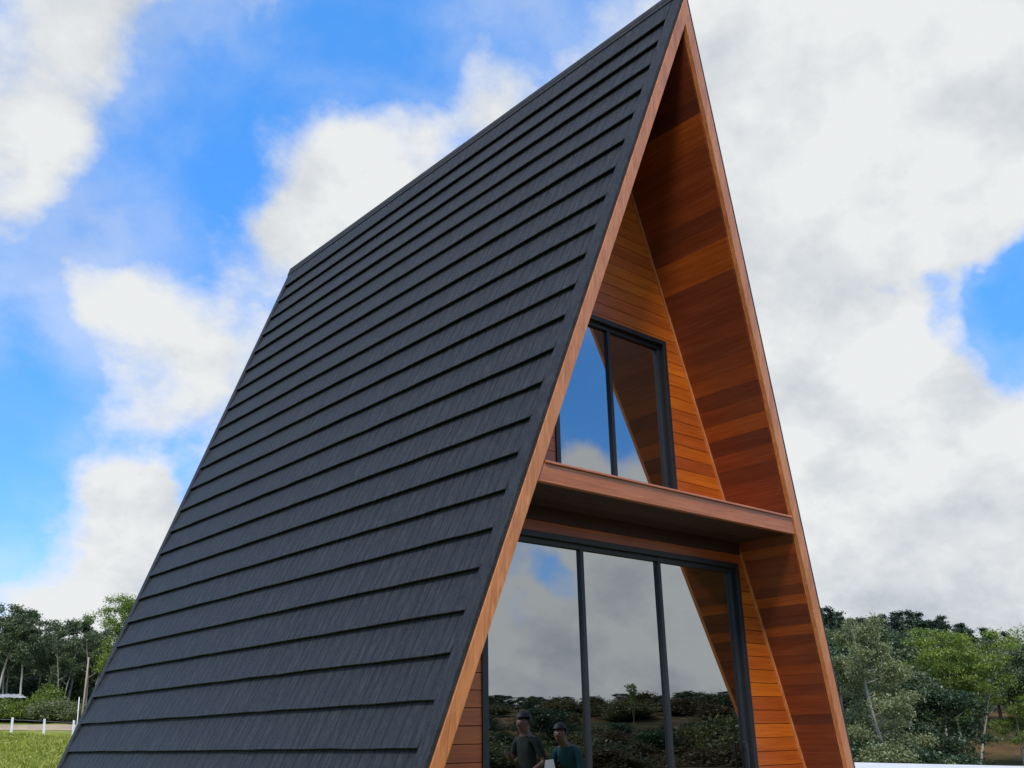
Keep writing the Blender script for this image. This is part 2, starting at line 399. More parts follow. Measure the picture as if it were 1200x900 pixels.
def build_ground():
    mb = MB()
    rings = [0.0] + [2.0 * 1.045 ** i for i in range(140)]
    na = 240
    mb.v.append((0, 0, ground_z(0, 0)))
    for r in rings[1:]:
        for k in range(na):
            t = 2 * math.pi * k / na
            x, y = r * math.sin(t), r * math.cos(t)
            mb.v.append((x, y, ground_z(x, y)))
    for k in range(na):
        mb.f.append((0, 1 + (k + 1) % na, 1 + k)); mb.m.append(0)
    for i in range(len(rings) - 2):
        o, q = 1 + i * na, 1 + (i + 1) * na
        for k in range(na):
            j = (k + 1) % na
            mb.f.append((o + k, o + j, q + j, q + k)); mb.m.append(0)
    t = MT('grassland')
    big = t.noise(t.coord(), 0.045, 5, 0.6); mid = t.noise(t.coord(), 0.45, 6, 0.65); fine = t.noise(t.coord((1, 1, 1)), 5.0, 5, 0.7)
    patch = t.noise(t.coord((0.9, 0.55, 1)), 0.35, 8, 0.72, 0.4)
    green = t.ramp(patch, [(0.34, (0.10, 0.15, 0.020)), (0.5, (0.22, 0.26, 0.03)), (0.64, (0.34, 0.32, 0.075))])
    dry = t.ramp(mid, [(0.3, (0.085, 0.055, 0.024)), (0.5, (0.17, 0.095, 0.04)), (0.75, (0.25, 0.15, 0.068))])
    olive = t.ramp(mid, [(0.3, (0.030, 0.034, 0.011)), (0.7, (0.085, 0.070, 0.024))])
    tc = t.n('ShaderNodeTexCoord'); sp = t.n('ShaderNodeSeparateXYZ'); t.L.new(tc.outputs['Object'], sp.inputs[0])
    # the dry valley lies on the +X side, the mown lawn on the +Y side
    k = t.math('SUBTRACT', sp.outputs[0], t.math('MULTIPLY', sp.outputs[1], 0.85))
    f = t.n('ShaderNodeMapRange', interpolation_type='SMOOTHSTEP'); f.inputs[1].default_value = -2; f.inputs[2].default_value = 22
    t.L.new(t.math('ADD', k, t.math('MULTIPLY', big, 12)), f.inputs[0])
    dr = t.mix(t.ramp(big, [(0.42, (0, 0, 0)), (0.60, (1, 1, 1))]), dry, olive)
    col = t.mix(f.outputs[0], green, dr)
    col = t.mix(t.math('MULTIPLY', fine, 0.45), col, t.mix(1.0, col, (0.35, 0.38, 0.3), 'MULTIPLY'))
    t.set('Base Color', col); t.set('Roughness', 0.95); t.set('Specular IOR Level', 0.1)
    t.bump(t.math('ADD', fine, mid), 0.8, 0.08)
    o = mb.build('ground', t.mat, smooth=True)
    tag(o, kind='structure')
build_ground()

# pale concrete yard round the cabin; a raised slab with a real edge
def build_yard():
    mb = MB()
    def at(az, d): return (CX + d * math.sin(rad(az)), CY + d * math.cos(rad(az)))
    pts = [(4.5, -2.0), at(100, 26), at(80, 32), at(67.1, 36.5), at(59.65, 42), at(52, 45), (6, 12.5), (4.5, 9)]
    top = [(x, y, 0.33) for x, y in pts]; bot = [(x, y, -1.6) for x, y in pts]
    mb.hexa(bot, top)
    t = MT('pale_concrete_yard')
    a = t.noise(t.coord(), 0.7, 6, 0.6); b = t.noise(t.coord(), 30, 4, 0.6)
    c = t.ramp(a, [(0.3, (0.60, 0.57, 0.51)), (0.7, (0.76, 0.73, 0.67))])
    t.set('Base Color', t.mix(t.math('MULTIPLY', b, 0.3), c, (0.4, 0.39, 0.37))); t.set('Roughness', 0.9); t.bump(b, 0.3, 0.01)
    tag(mb.build('yard', t.mat), kind='structure')
build_yard()

# grass tufts on the visible sweep of lawn
def build_grass():
    rnd = random.Random(17); mb = MB()
    for _ in range(9000):
        az = rnd.uniform(11.0, 20.0); d = 30 + 55 * rnd.random() ** .8
        x, y = CX + d * math.sin(rad(az)), CY + d * math.cos(rad(az))
        if y > 79: continue
        h = rnd.uniform(.05, .20) * (1.6 if math.sin(x * .9) * math.cos(y * .5) > .35 else .8)
        z = ground_z(x, y) - .01
        for _ in range(4):
            t = rnd.uniform(0, 6.28); w = rnd.uniform(.03, .07); lx, ly = rnd.gauss(0, .08), rnd.gauss(0, .08)
            ox, oy = rnd.gauss(0, .1), rnd.gauss(0, .1)
            mb.poly([(x + ox - w * math.cos(t), y + oy - w * math.sin(t), z), (x + ox + w * math.cos(t), y + oy + w * math.sin(t), z), (x + ox + lx, y + oy + ly, z + h)])
    tag(mb.build('grass', mat_leaf('lawn_blade', (0.15, 0.18, 0.02), (0.29, 0.31, 0.035), (0.46, 0.42, 0.08), .35), fix=False), kind='stuff')

# dirt track along the far fence
def build_track():
    mb = MB()
    xs = [-60 + 3 * i for i in range(50)]
    def yc(x): return 84.5 - 0.10 * (x - 18) + 0.6 * math.sin(x * .2)
    P = []
    for x in xs:
        for w in (-2.2, -1.2, 0, .8, 1.6):
            y = yc(x) + w; P.append((x, y, ground_z(x, y) + 0.035))
    mb.v = P
    for i in range(len(xs) - 1):
        for j in range(4):
            mb.f.append((i * 5 + j, i * 5 + 5 + j, i * 5 + 6 + j, i * 5 + 1 + j)); mb.m.append(0)
    tag(mb.build('dirt_track', mat_plain('dry_earth', (0.42, 0.32, 0.20), 0.95, 0, 0.22, 0.8, 0.3)), kind='structure')
build_track()

# ------------------------------------------------------------------ the A-frame cabin
K = 0.3519; SQ = math.sqrt(1 + K * K)
ZR, ZO, ZI = 7.134 + ZC, 7.0 + ZC, 6.668 + ZC        # tile face, outer and inner edge of the wooden fascia
TF, ZCT, LEN, TB = 0.1071, 1.974 + ZC, 7.5086, 0.0169
D = 0.6996                                           # gable wall plane
def yf(z): return -TF * (z - ZCT)
def yb(z): return LEN + TB * (z - 7 - ZC)
def on_slope(side, z, y, o):
    """side -1 left, +1 right; o = distance outward from the tile face"""
    x = K * (ZR - z) + o / SQ
    return (side * x, y, z + K * o / SQ)

cabin = empty('a_frame_cabin', (0, 0, 0))
tag(cabin, 'steep A-frame cabin with dark slate roof, orange timber gable and mirror glass front', 'cabin')

COURSE = [-.047, .256, .560, .853, 1.155, 1.453, 1.750, 2.048, 2.350, 2.652, 2.957, 3.273, 3.580, 3.892, 4.206, 4.520, 4.843, 5.17, 5.496, 5.801, 6.119, 6.437, 6.735]
COURSE = [-.047 - .303 * i for i in (4, 3, 2, 1)] + COURSE
COURSE = [c + ZC for c in COURSE]
def build_roof(side):
    rnd = random.Random(11 + side)
    mb = MB()
    zs = COURSE + [ZR - 0.03]
    for b, t in zip(zs, zs[1:]):
        y0a, y1a = yf(b) + 0.135, yb(b) - 0.10
        y0b, y1b = yf(t) + 0.135, yb(t) - 0.10
        n = 26
        jit = [rnd.uniform(-.0035, .0025) for _ in range(n + 1)]
        sag = [rnd.uniform(-.003, .003) for _ in range(n + 1)]
        o0 = len(mb.v)
        for i in range(n + 1):
            u = i / n
            ya, yb_ = lerp(y0a, y1a, u), lerp(y0b, y1b, u)
            lip = 0.002 + jit[i]
            mb.v.append(on_slope(side, b + sag[i] + .050, ya, -0.052))
            mb.v.append(on_slope(side, b + sag[i], ya, lip - .007))
            mb.v.append(on_slope(side, b + sag[i] + .004, ya, lip))
            mb.v.append(on_slope(side, t + (.045 if t < ZR - .1 else 0), yb_, -0.043 if t < ZR - .1 else -.004))
        for i in range(n):
            a, c = o0 + i * 4, o0 + i * 4 + 4
            for q in range(3):
                mb.f.append((a + q, c + q, c + q + 1, a + q + 1)); mb.m.append(0)
        for e in (o0, o0 + n * 4):
            mb.f.append((e, e + 1, e + 2, e + 3)); mb.m.append(0)
    roof = mb.build('roof_slope', M['tiles'], cabin)
    zb = COURSE[0] - .01
    # metal rake trims front and back
    for nm, fa, fb, lo in (('front', lambda z: yf(z) + .001, lambda z: yf(z) + .137, -.0445), ('back', lambda z: yb(z) - .102, lambda z: yb(z), -.10)):
        q = MB()
        hi = -0.004 if nm == 'front' else 0.001
        zt = ZR - (0.02 if nm == 'front' else .10)
        q.hexa([on_slope(side, zb, fa(zb), lo), on_slope(side, zb, fb(zb), lo), on_slope(side, zt, fb(zt), lo), on_slope(side, zt, fa(zt), lo)],
               [on_slope(side, zb, fa(zb), hi), on_slope(side, zb, fb(zb), hi), on_slope(side, zt, fb(zt), hi), on_slope(side, zt, fa(zt), hi)])
        q.build('rake_trim', M['flashing'], roof, bevel=0.004)
    # deck under the tiles
    q = MB(); lo, hi = -.150, -.062
    fa = lambda z: yf(z) + .05
    fb = lambda z: yb(z) - .01
    zt = ZR - .05
    q.hexa([on_slope(side, zb, fa(zb), lo), on_slope(side, zb, fb(zb), lo), on_slope(side, zt - .4, fb(zt - .4), lo), on_slope(side, zt - .4, fa(zt - .4), lo)],
           [on_slope(side, zb, fa(zb), hi), on_slope(side, zb, fb(zb), hi), on_slope(side, zt, fb(zt), hi), on_slope(side, zt, fa(zt), hi)])
    q.build('roof_deck', M['dark'], cabin)
    # wooden fascia board on the raking front edge, mitred at the apex
    q = MB()
    z0 = 0.03
    def ring(dy):
        fo = lambda z: (side * K * (ZO - z), yf(z) + dy, z)
        fi = lambda z: (side * K * (ZI - z), yf(z) + dy, z)
        return [fo(z0), fo(ZO), fi(ZI), fi(z0)]
    q.hexa(ring(-.010), ring(.040))
    q.build('fascia_board', M['trim'], cabin, bevel=0.003)
    # soffit boards lining the overhang, running front to back
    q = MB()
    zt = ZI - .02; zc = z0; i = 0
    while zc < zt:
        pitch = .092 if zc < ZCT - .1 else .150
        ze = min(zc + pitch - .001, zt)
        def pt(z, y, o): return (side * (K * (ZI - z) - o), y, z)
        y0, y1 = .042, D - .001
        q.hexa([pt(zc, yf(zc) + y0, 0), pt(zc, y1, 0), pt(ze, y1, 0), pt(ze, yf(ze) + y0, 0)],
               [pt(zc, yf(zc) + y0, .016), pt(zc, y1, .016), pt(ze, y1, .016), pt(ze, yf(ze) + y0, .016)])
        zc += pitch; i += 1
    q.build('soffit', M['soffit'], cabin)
    # inner lining of the room
    q = MB()
    pt = lambda z, y, o: (side * (K * (ZI - z) - o), y, z)
    z1 = ZI - .1
    q.hexa([pt(.1, D + .13, 0), pt(.1, LEN - .3, 0), pt(z1, LEN - .3, 0), pt(z1, D + .13, 0)], [pt(.1, D + .13, .02), pt(.1, LEN - .3, .02), pt(z1, LEN - .3, .02), pt(z1, D + .13, .02)])
    q.build('interior_lining', M['room'], cabin)
build_roof(-1); build_roof(1)

def build_ridge():
    q = MB()
    a, b = yf(ZR) + .004, yb(ZR) + .006
    prof = [(-.054, ZR - .130), (-.012, ZR + .004), (.012, ZR + .004), (.054, ZR - .130), (.040, ZR - .130), (0, ZR - .03), (-.040, ZR - .130)]
    q.hexa([(x, a, z) for x, z in prof], [(x, b, z) for x, z in prof])
    q.build('ridge_cap', M['flashing'], cabin)
build_ridge()

# windows: x0,x1,z0,z1 openings in the gable wall
LOW = (-1.697, 1.6633, 0.16, 1.6196 + ZC)
UPP = (-.8374, .7902, 1.99 + ZC, 3.8256 + ZC)
def spans(z0, z1, xl0, xr0):
    s = [(xl0, xr0)]
    for x0, x1, a, b in (LOW, UPP):
        if z1 > a + .001 and z0 < b - .001:
            n = []
            for l, r in s:
                if x0 > l: n.append((l, min(r, x0)))
                if x1 < r: n.append((max(l, x1), r))
                if x1 <= l or x0 >= r: n.append((l, r))
            s = n
    return [q for q in s if q[1] - q[0] > .003]

def build_gable():
    q = MB(); bk = MB()
    seams = [-.029 + ZC + .1255 * i for i in range(-12, 60)]
    cuts = sorted(set(seams + [LOW[2], LOW[3], UPP[2], UPP[3]]))
    cuts = [c for c in cuts if .12 <= c <= ZI - .03] + [ZI - .03]
    rnd = random.Random(5)
    for a, b in zip(cuts, cuts[1:]):
        if b - a < .004: continue
        top_is_seam = any(abs(b - s) < 1e-6 for s in seams)
        b2 = b - (.0022 if top_is_seam else 0)
        xm = K * (ZI - (a + b) / 2)
        for l, r in spans(a, b, -xm, xm):
            el, er = abs(l + xm) < 1e-6, abs(r - xm) < 1e-6
            la, lb = (-K * (ZI - a) + .017, -K * (ZI - b2) + .017) if el else (l, l)
            ra, rb = (K * (ZI - a) - .017, K * (ZI - b2) - .017) if er else (r, r)
            # long runs are made of two boards butted end to end
            parts = [(la, lb, ra, rb)]
            if r - l > 1.6 and rnd.random() < .6:
                mx = rnd.uniform(l + .6, r - .6); parts = [(la, lb, mx - .001, mx - .001), (mx + .001, mx + .001, ra, rb)]
            for p0, p0b, p1, p1b in parts:
                e = .002
                q.hexa([(p0, D + .02, a), (p1, D + .02, a), (p1b, D + .02, b2), (p0b, D + .02, b2)],
                       [(p0, D, a + e), (p1, D, a + e), (p1b, D, b2 - e), (p0b, D, b2 - e)])
            bk.hexa([(la, D + .10, a), (ra, D + .10, a), (rb, D + .10, b), (lb, D + .10, b)], [(la, D + .022, a), (ra, D + .022, a), (rb, D + .022, b), (lb, D + .022, b)])
    w = q.build('gable_wall', M['wall'], cabin)
    bk.build('wall_sheathing', M['dark'], w)
    for side in (-1, 1):
        q = MB()
        z0, z1 = .12, ZI - .08
        f = lambda z, o: side * (K * (ZI - z) - .017 - o)
        q.hexa([(f(z0, 0), D - .022, z0), (f(z0, .020), D - .022, z0), (f(z1, .020), D - .022, z1), (f(z1, 0), D - .022, z1)],
               [(f(z0, 0), D - .001, z0), (f(z0, .020), D - .001, z0), (f(z1, .020), D - .001, z1), (f(z1, 0), D - .001, z1)])
        q.build('corner_trim', M['trim'], w)
build_gable()

def rect_ring(q, x0, x1, z0, z1, t, y0, y1):
    q.box(x0, x1, y0, y1, z1 - t, z1); q.box(x0, x1, y0, y1, z0, z0 + t)
    q.box(x0, x0 + t, y0, y1, z0 + t, z1 - t); q.box(x1 - t, x1, y0, y1, z0 + t, z1 - t)

def build_window(name, op, mulls):
    x0, x1, z0, z1 = op
    q = MB(); rect_ring(q, x0, x1, z0, z1, .048, D - .014, D + .125)
    fr = q.build('frame', M['frame'], cabin, bevel=.002)
    fr.name = name
    # sliding sashes: each a slim frame round its pane
    xs = [x0 + .049] + mulls + [x1 - .049]
    for i, (a, b) in enumerate(zip(xs, xs[1:])):
        q = MB()
        la, lb = (a, .046) if i == 0 else (a - .020, .040)
        ra, rb = (b, .046) if i == len(xs) - 2 else (b - .021, 0)
        y0, y1 = D + .030 + .004 * (i % 2), D + .072
        q.box(la, ra, y0, y1, z1 - .049 - .042, z1 - .049); q.box(la, ra, y0, y1, z0 + .049, z0 + .049 + .06)
        q.box(la, la + lb, y0, y1, z0 + .109, z1 - .091)
        if rb: q.box(ra - rb, ra, y0, y1, z0 + .109, z1 - .091)
        sa = q.build('sash', M['frame'], fr, bevel=.002)
        g = MB(); g.box(la + lb - .004, ra - rb + .004, D + .060, D + .066, z0 + .105, z1 - .087)
        g.build('pane', M['glass'], fr)
    return fr
low = build_window('sliding_door', LOW, [-.5331, .4832])
upp = build_window('window', UPP, [-.0289])
def handle():
    q = MB(); q.tube([(1.52, D + .03, 1.05), (1.52, D - .01, 1.05), (1.52, D - .01, 1.35), (1.52, D + .03, 1.35)], [.009] * 4, 8)
    q.build('handle', M['frame'], low)
handle()

def build_canopy():
    zt, zb = ZCT, 1.8168 + ZC
    xi = lambda z: K * (ZI - z)
    q = MB()
    q.hexa([(-xi(zb) + .003, yf(zb) + .004, zb), (xi(zb) - .003, yf(zb) + .004, zb), (xi(zt) - .003, yf(zt) + .004, zt - .012), (-xi(zt) + .003, yf(zt) + .004, zt - .012)],
           [(-xi(zb) + .003, yf(zb) + .05, zb), (xi(zb) - .003, yf(zb) + .05, zb), (xi(zt) - .003, yf(zt) + .05, zt - .012), (-xi(zt) + .003, yf(zt) + .05, zt - .012)])
    bm = q.build('canopy', M['beam'], cabin, bevel=.003)
    q = MB(); q.box(-xi(zt) + .02, xi(zt) - .02, -.016, D - .03, zt - .011, zt + .007)
    q.build('canopy_top', M['beam'], bm, bevel=.003)
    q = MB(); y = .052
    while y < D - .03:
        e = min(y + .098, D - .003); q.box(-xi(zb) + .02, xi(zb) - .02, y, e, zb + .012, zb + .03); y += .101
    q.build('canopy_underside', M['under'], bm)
    q = MB(); q.box(-xi(zb) + .02, xi(zb) - .02, D - .028, D - .003, zb - .105, zb + .010)  # added dark strip standing in for canopy shade on the wall top
    q.build('canopy_shade_strip', M['under'], bm)
build_canopy()

def build_room():
    q = MB(); q.box(-2.55, 2.55, .05, LEN - .1, .022, .15)
    q.build('floor_slab', M['concrete'], cabin)
    q = MB()
    q.hexa([(-K * (ZI - .1), LEN - .25, .1), (K * (ZI - .1), LEN - .25, .1), (.05, LEN - .25, ZI - .15), (-.05, LEN - .25, ZI - .15)],
           [(-K * (ZI - .1), LEN - .1, .1), (K * (ZI - .1), LEN - .1, .1), (.05, LEN - .1, ZI - .15), (-.05, LEN - .1, ZI - .15)])
    q.build('back_wall', M['room'], cabin)
    q = MB(); z = 1.86 + ZC; q.box(-K * (ZI - z) + .05, K * (ZI - z) - .05, D + .13, LEN - .3, z, z + .1)
    q.build('upper_floor', M['room'], cabin)
build_room()

# ------------------------------------------------------------------ vegetation
def at(az, d):
    return CX + d * math.sin(rad(az)), CY + d * math.cos(rad(az))

LEAF = dict(
    dark=mat_leaf('dark_broadleaf', (0.014, 0.027, 0.014), (0.032, 0.062, 0.024), (0.074, 0.115, 0.041)),
    pale=mat_leaf('grey_green_leaf', (0.060, 0.078, 0.030), (0.17, 0.195, 0.085), (0.36, 0.37, 0.18), 0.35),
    bright=mat_leaf('bright_green_leaf', (0.042, 0.085, 0.014), (0.15, 0.22, 0.028), (0.34, 0.40, 0.06), 0.4),
    pine=mat_leaf('pine_needle', (0.009, 0.022, 0.012), (0.023, 0.046, 0.024), (0.054, 0.084, 0.041), 0.15),
    gum=mat_leaf('gum_leaf', (0.034, 0.056, 0.026), (0.080, 0.115, 0.052), (0.175, 0.21, 0.10)),
    russet=mat_leaf('russet_scrub_leaf', (0.035, 0.024, 0.010), (0.085, 0.058, 0.022), (0.16, 0.11, 0.045)),
    olive=mat_leaf('olive_scrub_leaf', (0.041, 0.046, 0.014), (0.101, 0.101, 0.030), (0.203, 0.176, 0.054)),
)
BARK = dict(pale=mat_bark('pale_bark', (0.20, 0.18, 0.145), (0.40, 0.37, 0.31)), dark=mat_bark('dark_bark', (0.06, 0.045, 0.035), (0.14, 0.11, 0.085)))

def wander(rnd, p, d, length, n, bend, up=0.0):
    pts = [Vector(p)]; d = Vector(d).normalized()
    for _ in range(n):
        d = (d + Vector((rnd.uniform(-1, 1), rnd.uniform(-1, 1), rnd.uniform(-.6, .6) + up)) * bend).normalized()
        pts.append(pts[-1] + d * (length / n))
    return pts

def leaf(mb, c, s, rnd, flat=0.0):
    nrm = Vector((rnd.gauss(0, 1), rnd.gauss(0, 1), rnd.gauss(0, 1) + flat))
    if nrm.length < .01: nrm = Vector((0, 0, 1))
    nrm.normalize(); a = nrm.orthogonal().normalized()
    t = rnd.uniform(0, 6.28); b = nrm.cross(a)
    u = a * math.cos(t) + b * math.sin(t); w = nrm.cross(u)
    s1 = s * rnd.uniform(.7, 1.3); s2 = s1 * rnd.uniform(.35, .6)
    mb.poly([c - u * s1, c + w * s2 - u * s1 * .1, c + u * s1, c - w * s2 + u * s1 * .1])

def make_tree(kind, seed, h=10.0, leaf_mat='dark', bark='dark', width=.5, base=.3, n_br=14, clump=70, csize=.7, ls=.17, trunks=1, tr=.16, droop=0.0, flat_top=False):
    """unit prototype of height h; returns (trunk mesh, crown mesh)"""
    rnd = random.Random(seed)
    tb, cb = MB(), MB()
    tips = []
    for k in range(trunks):
        a0 = rnd.uniform(0, 6.28); lean = .0 if trunks == 1 else .16
        top = h * (rnd.uniform(.86, .97) if k else .95)
        pts = wander(rnd, (math.cos(a0) * .25 * (trunks > 1), math.sin(a0) * .25 * (trunks > 1), -.3), (math.cos(a0) * lean, math.sin(a0) * lean, 1), top, 9, .075, .25)
        rr = [tr * (1 - i / 10.5) ** .9 for i in range(10)]
        tb.tube(pts, rr, 8)
        tips.append((pts[-1], csize * .8))
        for b in range(n_br // trunks):
            u = lerp(base, .97, (b + rnd.random()) / (n_br / trunks))
            i = min(8, int(u * 9)); p = pts[i].lerp(pts[i + 1], u * 9 - i)
            an = rnd.uniform(0, 6.28)
            v = (u - base) / (1 - base)
            if flat_top: reach = width * h * .5 * rnd.uniform(.6, 1.05) * (1.0 - .25 * v)
            else: reach = width * h * .5 * rnd.uniform(.55, 1.1) * math.sqrt(max(.06, 1 - (1.35 * v - .42) ** 2 * .95))
            up = (.9 if flat_top else .55) - droop
            q = wander(rnd, p, (math.cos(an), math.sin(an), up), reach, 5, .2, .10 - droop * .3)
            r0 = rr[i] * .5
            tb.tube(q, [max(.012, r0 * (1 - j / 6)) for j in range(6)], 5)
            tips.append((q[-1], csize)); tips.append((q[3], csize * .85))
            for _ in range(2):
                j = rnd.randint(2, 4); a2 = an + rnd.uniform(-1.3, 1.3)
                s = wander(rnd, q[j], (math.cos(a2), math.sin(a2), up * rnd.uniform(.2, 1.2)), reach * .45, 3, .25, .05)
                tb.tube(s, [max(.01, r0 * .35 * (1 - i2 / 4)) for i2 in range(4)], 4)
                tips.append((s[-1], csize * .8))
    for c, s in tips:
        n = int(clump * 1.7 * rnd.uniform(.6, 1.3))
        sx, sy, sz = s * rnd.uniform(.75, 1.2), s * rnd.uniform(.75, 1.2), s * rnd.uniform(.45, .8) * (.6 if flat_top else 1)
        for _ in range(n):
            g = Vector((rnd.gauss(0, .5) * sx, rnd.gauss(0, .5) * sy, rnd.gauss(0, .5) * sz - droop * abs(rnd.gauss(0, .6)) * s))
            leaf(cb, c + g, ls * .78, rnd, .7)
    return tb.mesh('trunk', BARK[bark], True), cb.mesh('crown', LEAF[leaf_mat], False, False)

def make_pine(seed, h=12.0):
    rnd = random.Random(seed); tb, cb = MB(), MB()
    pts = wander(rnd, (0, 0, -.3), (0, 0, 1), h, 8, .025, .3)
    tb.tube(pts, [.17 * (1 - i / 9) + .015 for i in range(9)], 7)
    z = h * .30
    while z < h * .99:
        v = z / h; i = min(7, int(v * 8)); p = pts[i].lerp(pts[i + 1], v * 8 - i)
        reach = h * .19 * (1.05 - v) ** .62 * rnd.uniform(.75, 1.15) + .12
        for b in range(6):
            an = rnd.uniform(0, 6.28); L = reach * rnd.uniform(.6, 1.15)
            q = wander(rnd, p, (math.cos(an), math.sin(an), rnd.uniform(.05, .45)), L, 3, .12, .05)
            tb.tube(q, [.03, .022, .015, .008], 4)
            for _ in range(52):
                t = rnd.uniform(.2, 1.05); j = min(2, int(t * 3)); c = q[j].lerp(q[j + 1], t * 3 - j)
                leaf(cb, c + Vector((rnd.gauss(0, .16), rnd.gauss(0, .16), rnd.gauss(.02, .12))), .14, rnd, .3)
        z += h * rnd.uniform(.035, .055)
    return tb.mesh('trunk', BARK['dark'], True), cb.mesh('crown', LEAF['pine'], False, False)

def make_bush(seed, leaf_mat, h=1.7, w=2.0, n=30, clump=110, ls=.062):
    rnd = random.Random(seed); tb, cb = MB(), MB()
    for k in range(n):
        an = rnd.uniform(0, 6.28); el = rnd.uniform(.35, 1.5)
        L = rnd.uniform(.55, 1.0)
        d = Vector((math.cos(an) * math.cos(el) * w * .55, math.sin(an) * math.cos(el) * w * .55, math.sin(el) * h)) * L
        q = wander(rnd, (0, 0, -.05), d, d.length, 3, .14)
        tb.tube(q, [.035, .026, .017, .008], 4)
        for c in (q[3], q[2]):
            s = .22 * (h + w) * .5 * rnd.uniform(.7, 1.25)
            for _ in range(int(clump * rnd.uniform(.6, 1.2))):
                leaf(cb, c + Vector((rnd.gauss(0, .6) * s, rnd.gauss(0, .6) * s, abs(rnd.gauss(0, .55)) * s - .2 * s)), ls, rnd, .5)
    return tb.mesh('stems', BARK['dark'], True), cb.mesh('foliage', LEAF[leaf_mat], False, False)

PROTO = dict(
    pale=(make_tree('t', 21, 10, 'pale', 'pale', .46, .10, 32, 150, .62, .092, 2, .11, .30), 10, 'tree'),
    umbrella=(make_tree('t', 35, 10, 'bright', 'pale', .80, .52, 28, 170, .85, .09, 2, .10, 0.0, True), 10, 'tree'),
    dark=(make_tree('t', 42, 10, 'dark', 'dark', .70, .18, 26, 75, .85, .16, 1, .17), 10, 'tree'),
    dark2=(make_tree('t', 47, 10, 'gum', 'dark', .60, .22, 24, 70, .80, .16, 1, .16), 10, 'tree'),
    gum=(make_tree('t', 58, 12, 'gum', 'pale', .42, .50, 17, 80, .80, .17, 1, .17), 12, 'tree'),
    gum2=(make_tree('t', 63, 12, 'gum', 'pale', .46, .42, 18, 70, .80, .17, 2, .14), 12, 'tree'),
    bright=(make_tree('t', 71, 10, 'bright', 'pale', .62, .38, 20, 120, .70, .11, 1, .14), 10, 'tree'),
    pine=(make_pine(81), 12, 'tree'), pine2=(make_pine(86), 12, 'tree'),
    bush=(make_bush(91, 'dark'), 2, 'bush'), bushb=(make_bush(95, 'bright'), 2, 'bush'), busho=(make_bush(97, 'olive'), 2, 'bush'), bushp=(make_bush(99, 'pale'), 2, 'bush'), bushr=(make_bush(103, 'russet'), 2, 'bush'),
)
NAMES = dict(pale='broadleaf_tree', umbrella='umbrella_tree', dark='broadleaf_tree', dark2='broadleaf_tree', gum='gum_tree', gum2='gum_tree', bright='broadleaf_tree', pine='pine_tree', pine2='pine_tree', bush='bush', bushb='bush', busho='bush', bushp='bush', bushr='bush')
prng = random.Random(3)
def plant(kind, x, y, h, label, group=None, wide=1.0, rz=None):
    (tm, cm), ph, cat = PROTO[kind]
    o = empty(NAMES[kind], (x, y, ground_z(x, y)), prng.uniform(0, 6.28) if rz is None else rz)
    s = h / ph; o.scale = (s * wide, s * wide, s)
    for nm, me in ((('trunk', tm), ('crown', cm)) if cat == 'tree' else (('stems', tm), ('foliage', cm))):
        c = bpy.data.objects.new(nm, me); C.objects.link(c); c.parent = o
    return tag(o, label, cat, group)
def plant_to(kind, az, d, elev, label, group=None, wide=1.0, rz=None):
    """plant at a bearing and distance, tall enough that its top stands at the given slope above eye level"""
    x, y = at(az, d); return plant(kind, x, y, ZC + elev * d - ground_z(x, y), label, group, wide, rz)

build_grass()
# right of the cabin
plant_to('pale', 61.7, 58, .116, 'tall pale grey-green tree right beside the roof edge, leafy down to the ground', wide=.95, rz=1.0)
plant_to('pale', 60.6, 62, .092, 'shorter pale grey-green tree close against the roof edge, left of the tall pale tree', wide=.8, rz=3.0)
plant_to('umbrella', 65.0, 75, .078, 'bright green flat-crowned tree on slim bare pale trunks above the brown field', wide=1.0, rz=.4)
plant_to('bright', 64.2, 84, .074, 'bright yellow-green round tree just left of the flat-crowned tree', wide=.9)
plant_to('gum', 68.5, 84, .080, 'grey-green tree with a pale slanting limb at the right edge of the photo', wide=1.2)
plant_to('bright', 67.6, 84, .030, 'small bright green tree below the right end of the flat-crowned tree', wide=1.1)
for az, d, e in ((62.9, 72, .055), (63.8, 70, .040), (64.4, 88, .058), (66.0, 112, .066), (60.6, 70, .085), (59.4, 66, .07), (67.6, 116, .066), (69.6, 112, .068), (62.2, 80, .095), (68.3, 112, .07), (65.6, 104, .075), (64.0, 98, .085), (60.0, 84, .095), (66.9, 118, .078), (62.9, 95, .094), (70.5, 105, .07)):
    plant_to(prng.choice(('dark', 'dark2')), az, d, e, 'dark green broadleaf tree massed between the pale tree and the brown field', 'dark broadleaf trees right of the cabin', prng.uniform(.85, 1.15))
for i in range(58):
    az = 56.5 + 14.5 * i / 57 + prng.uniform(-.25, .25); d = prng.uniform(128, 168)
    e = pw([(57, .120), (58.7, .119), (60.5, .108), (62.0, .112), (63.8, .109), (65.0, .104), (66.3, .095), (68.7, .079), (72, .072)], az) * prng.uniform(.90, 1.0)
    plant_to(prng.choice(('pine', 'pine2')), az, d, e, 'dark pine on the far ridge behind the pale and bright green trees', 'pines on the far ridge', prng.uniform(.9, 1.2))
for az, d, h, k in ((61.2, 54, 2.2, 'bushp'), (62.6, 56, 2.3, 'bush'), (63.5, 58, 2.0, 'bushp'), (64.2, 60, 2.6, 'bush'), (65.2, 63, 1.5, 'bushb'), (66.5, 62, 1.4, 'bush'), (67.5, 60, 1.6, 'bush'), (68.6, 62, 1.3, 'bushb'), (60.3, 56, 2.6, 'bush'), (64.8, 70, 2.8, 'bush'), (66.9, 72, 1.2, 'busho')):
    x, y = at(az, d); plant(k, x, y, h, 'low bush growing below the edge of the pale yard right of the cabin', 'bushes below the yard edge', 1.2)

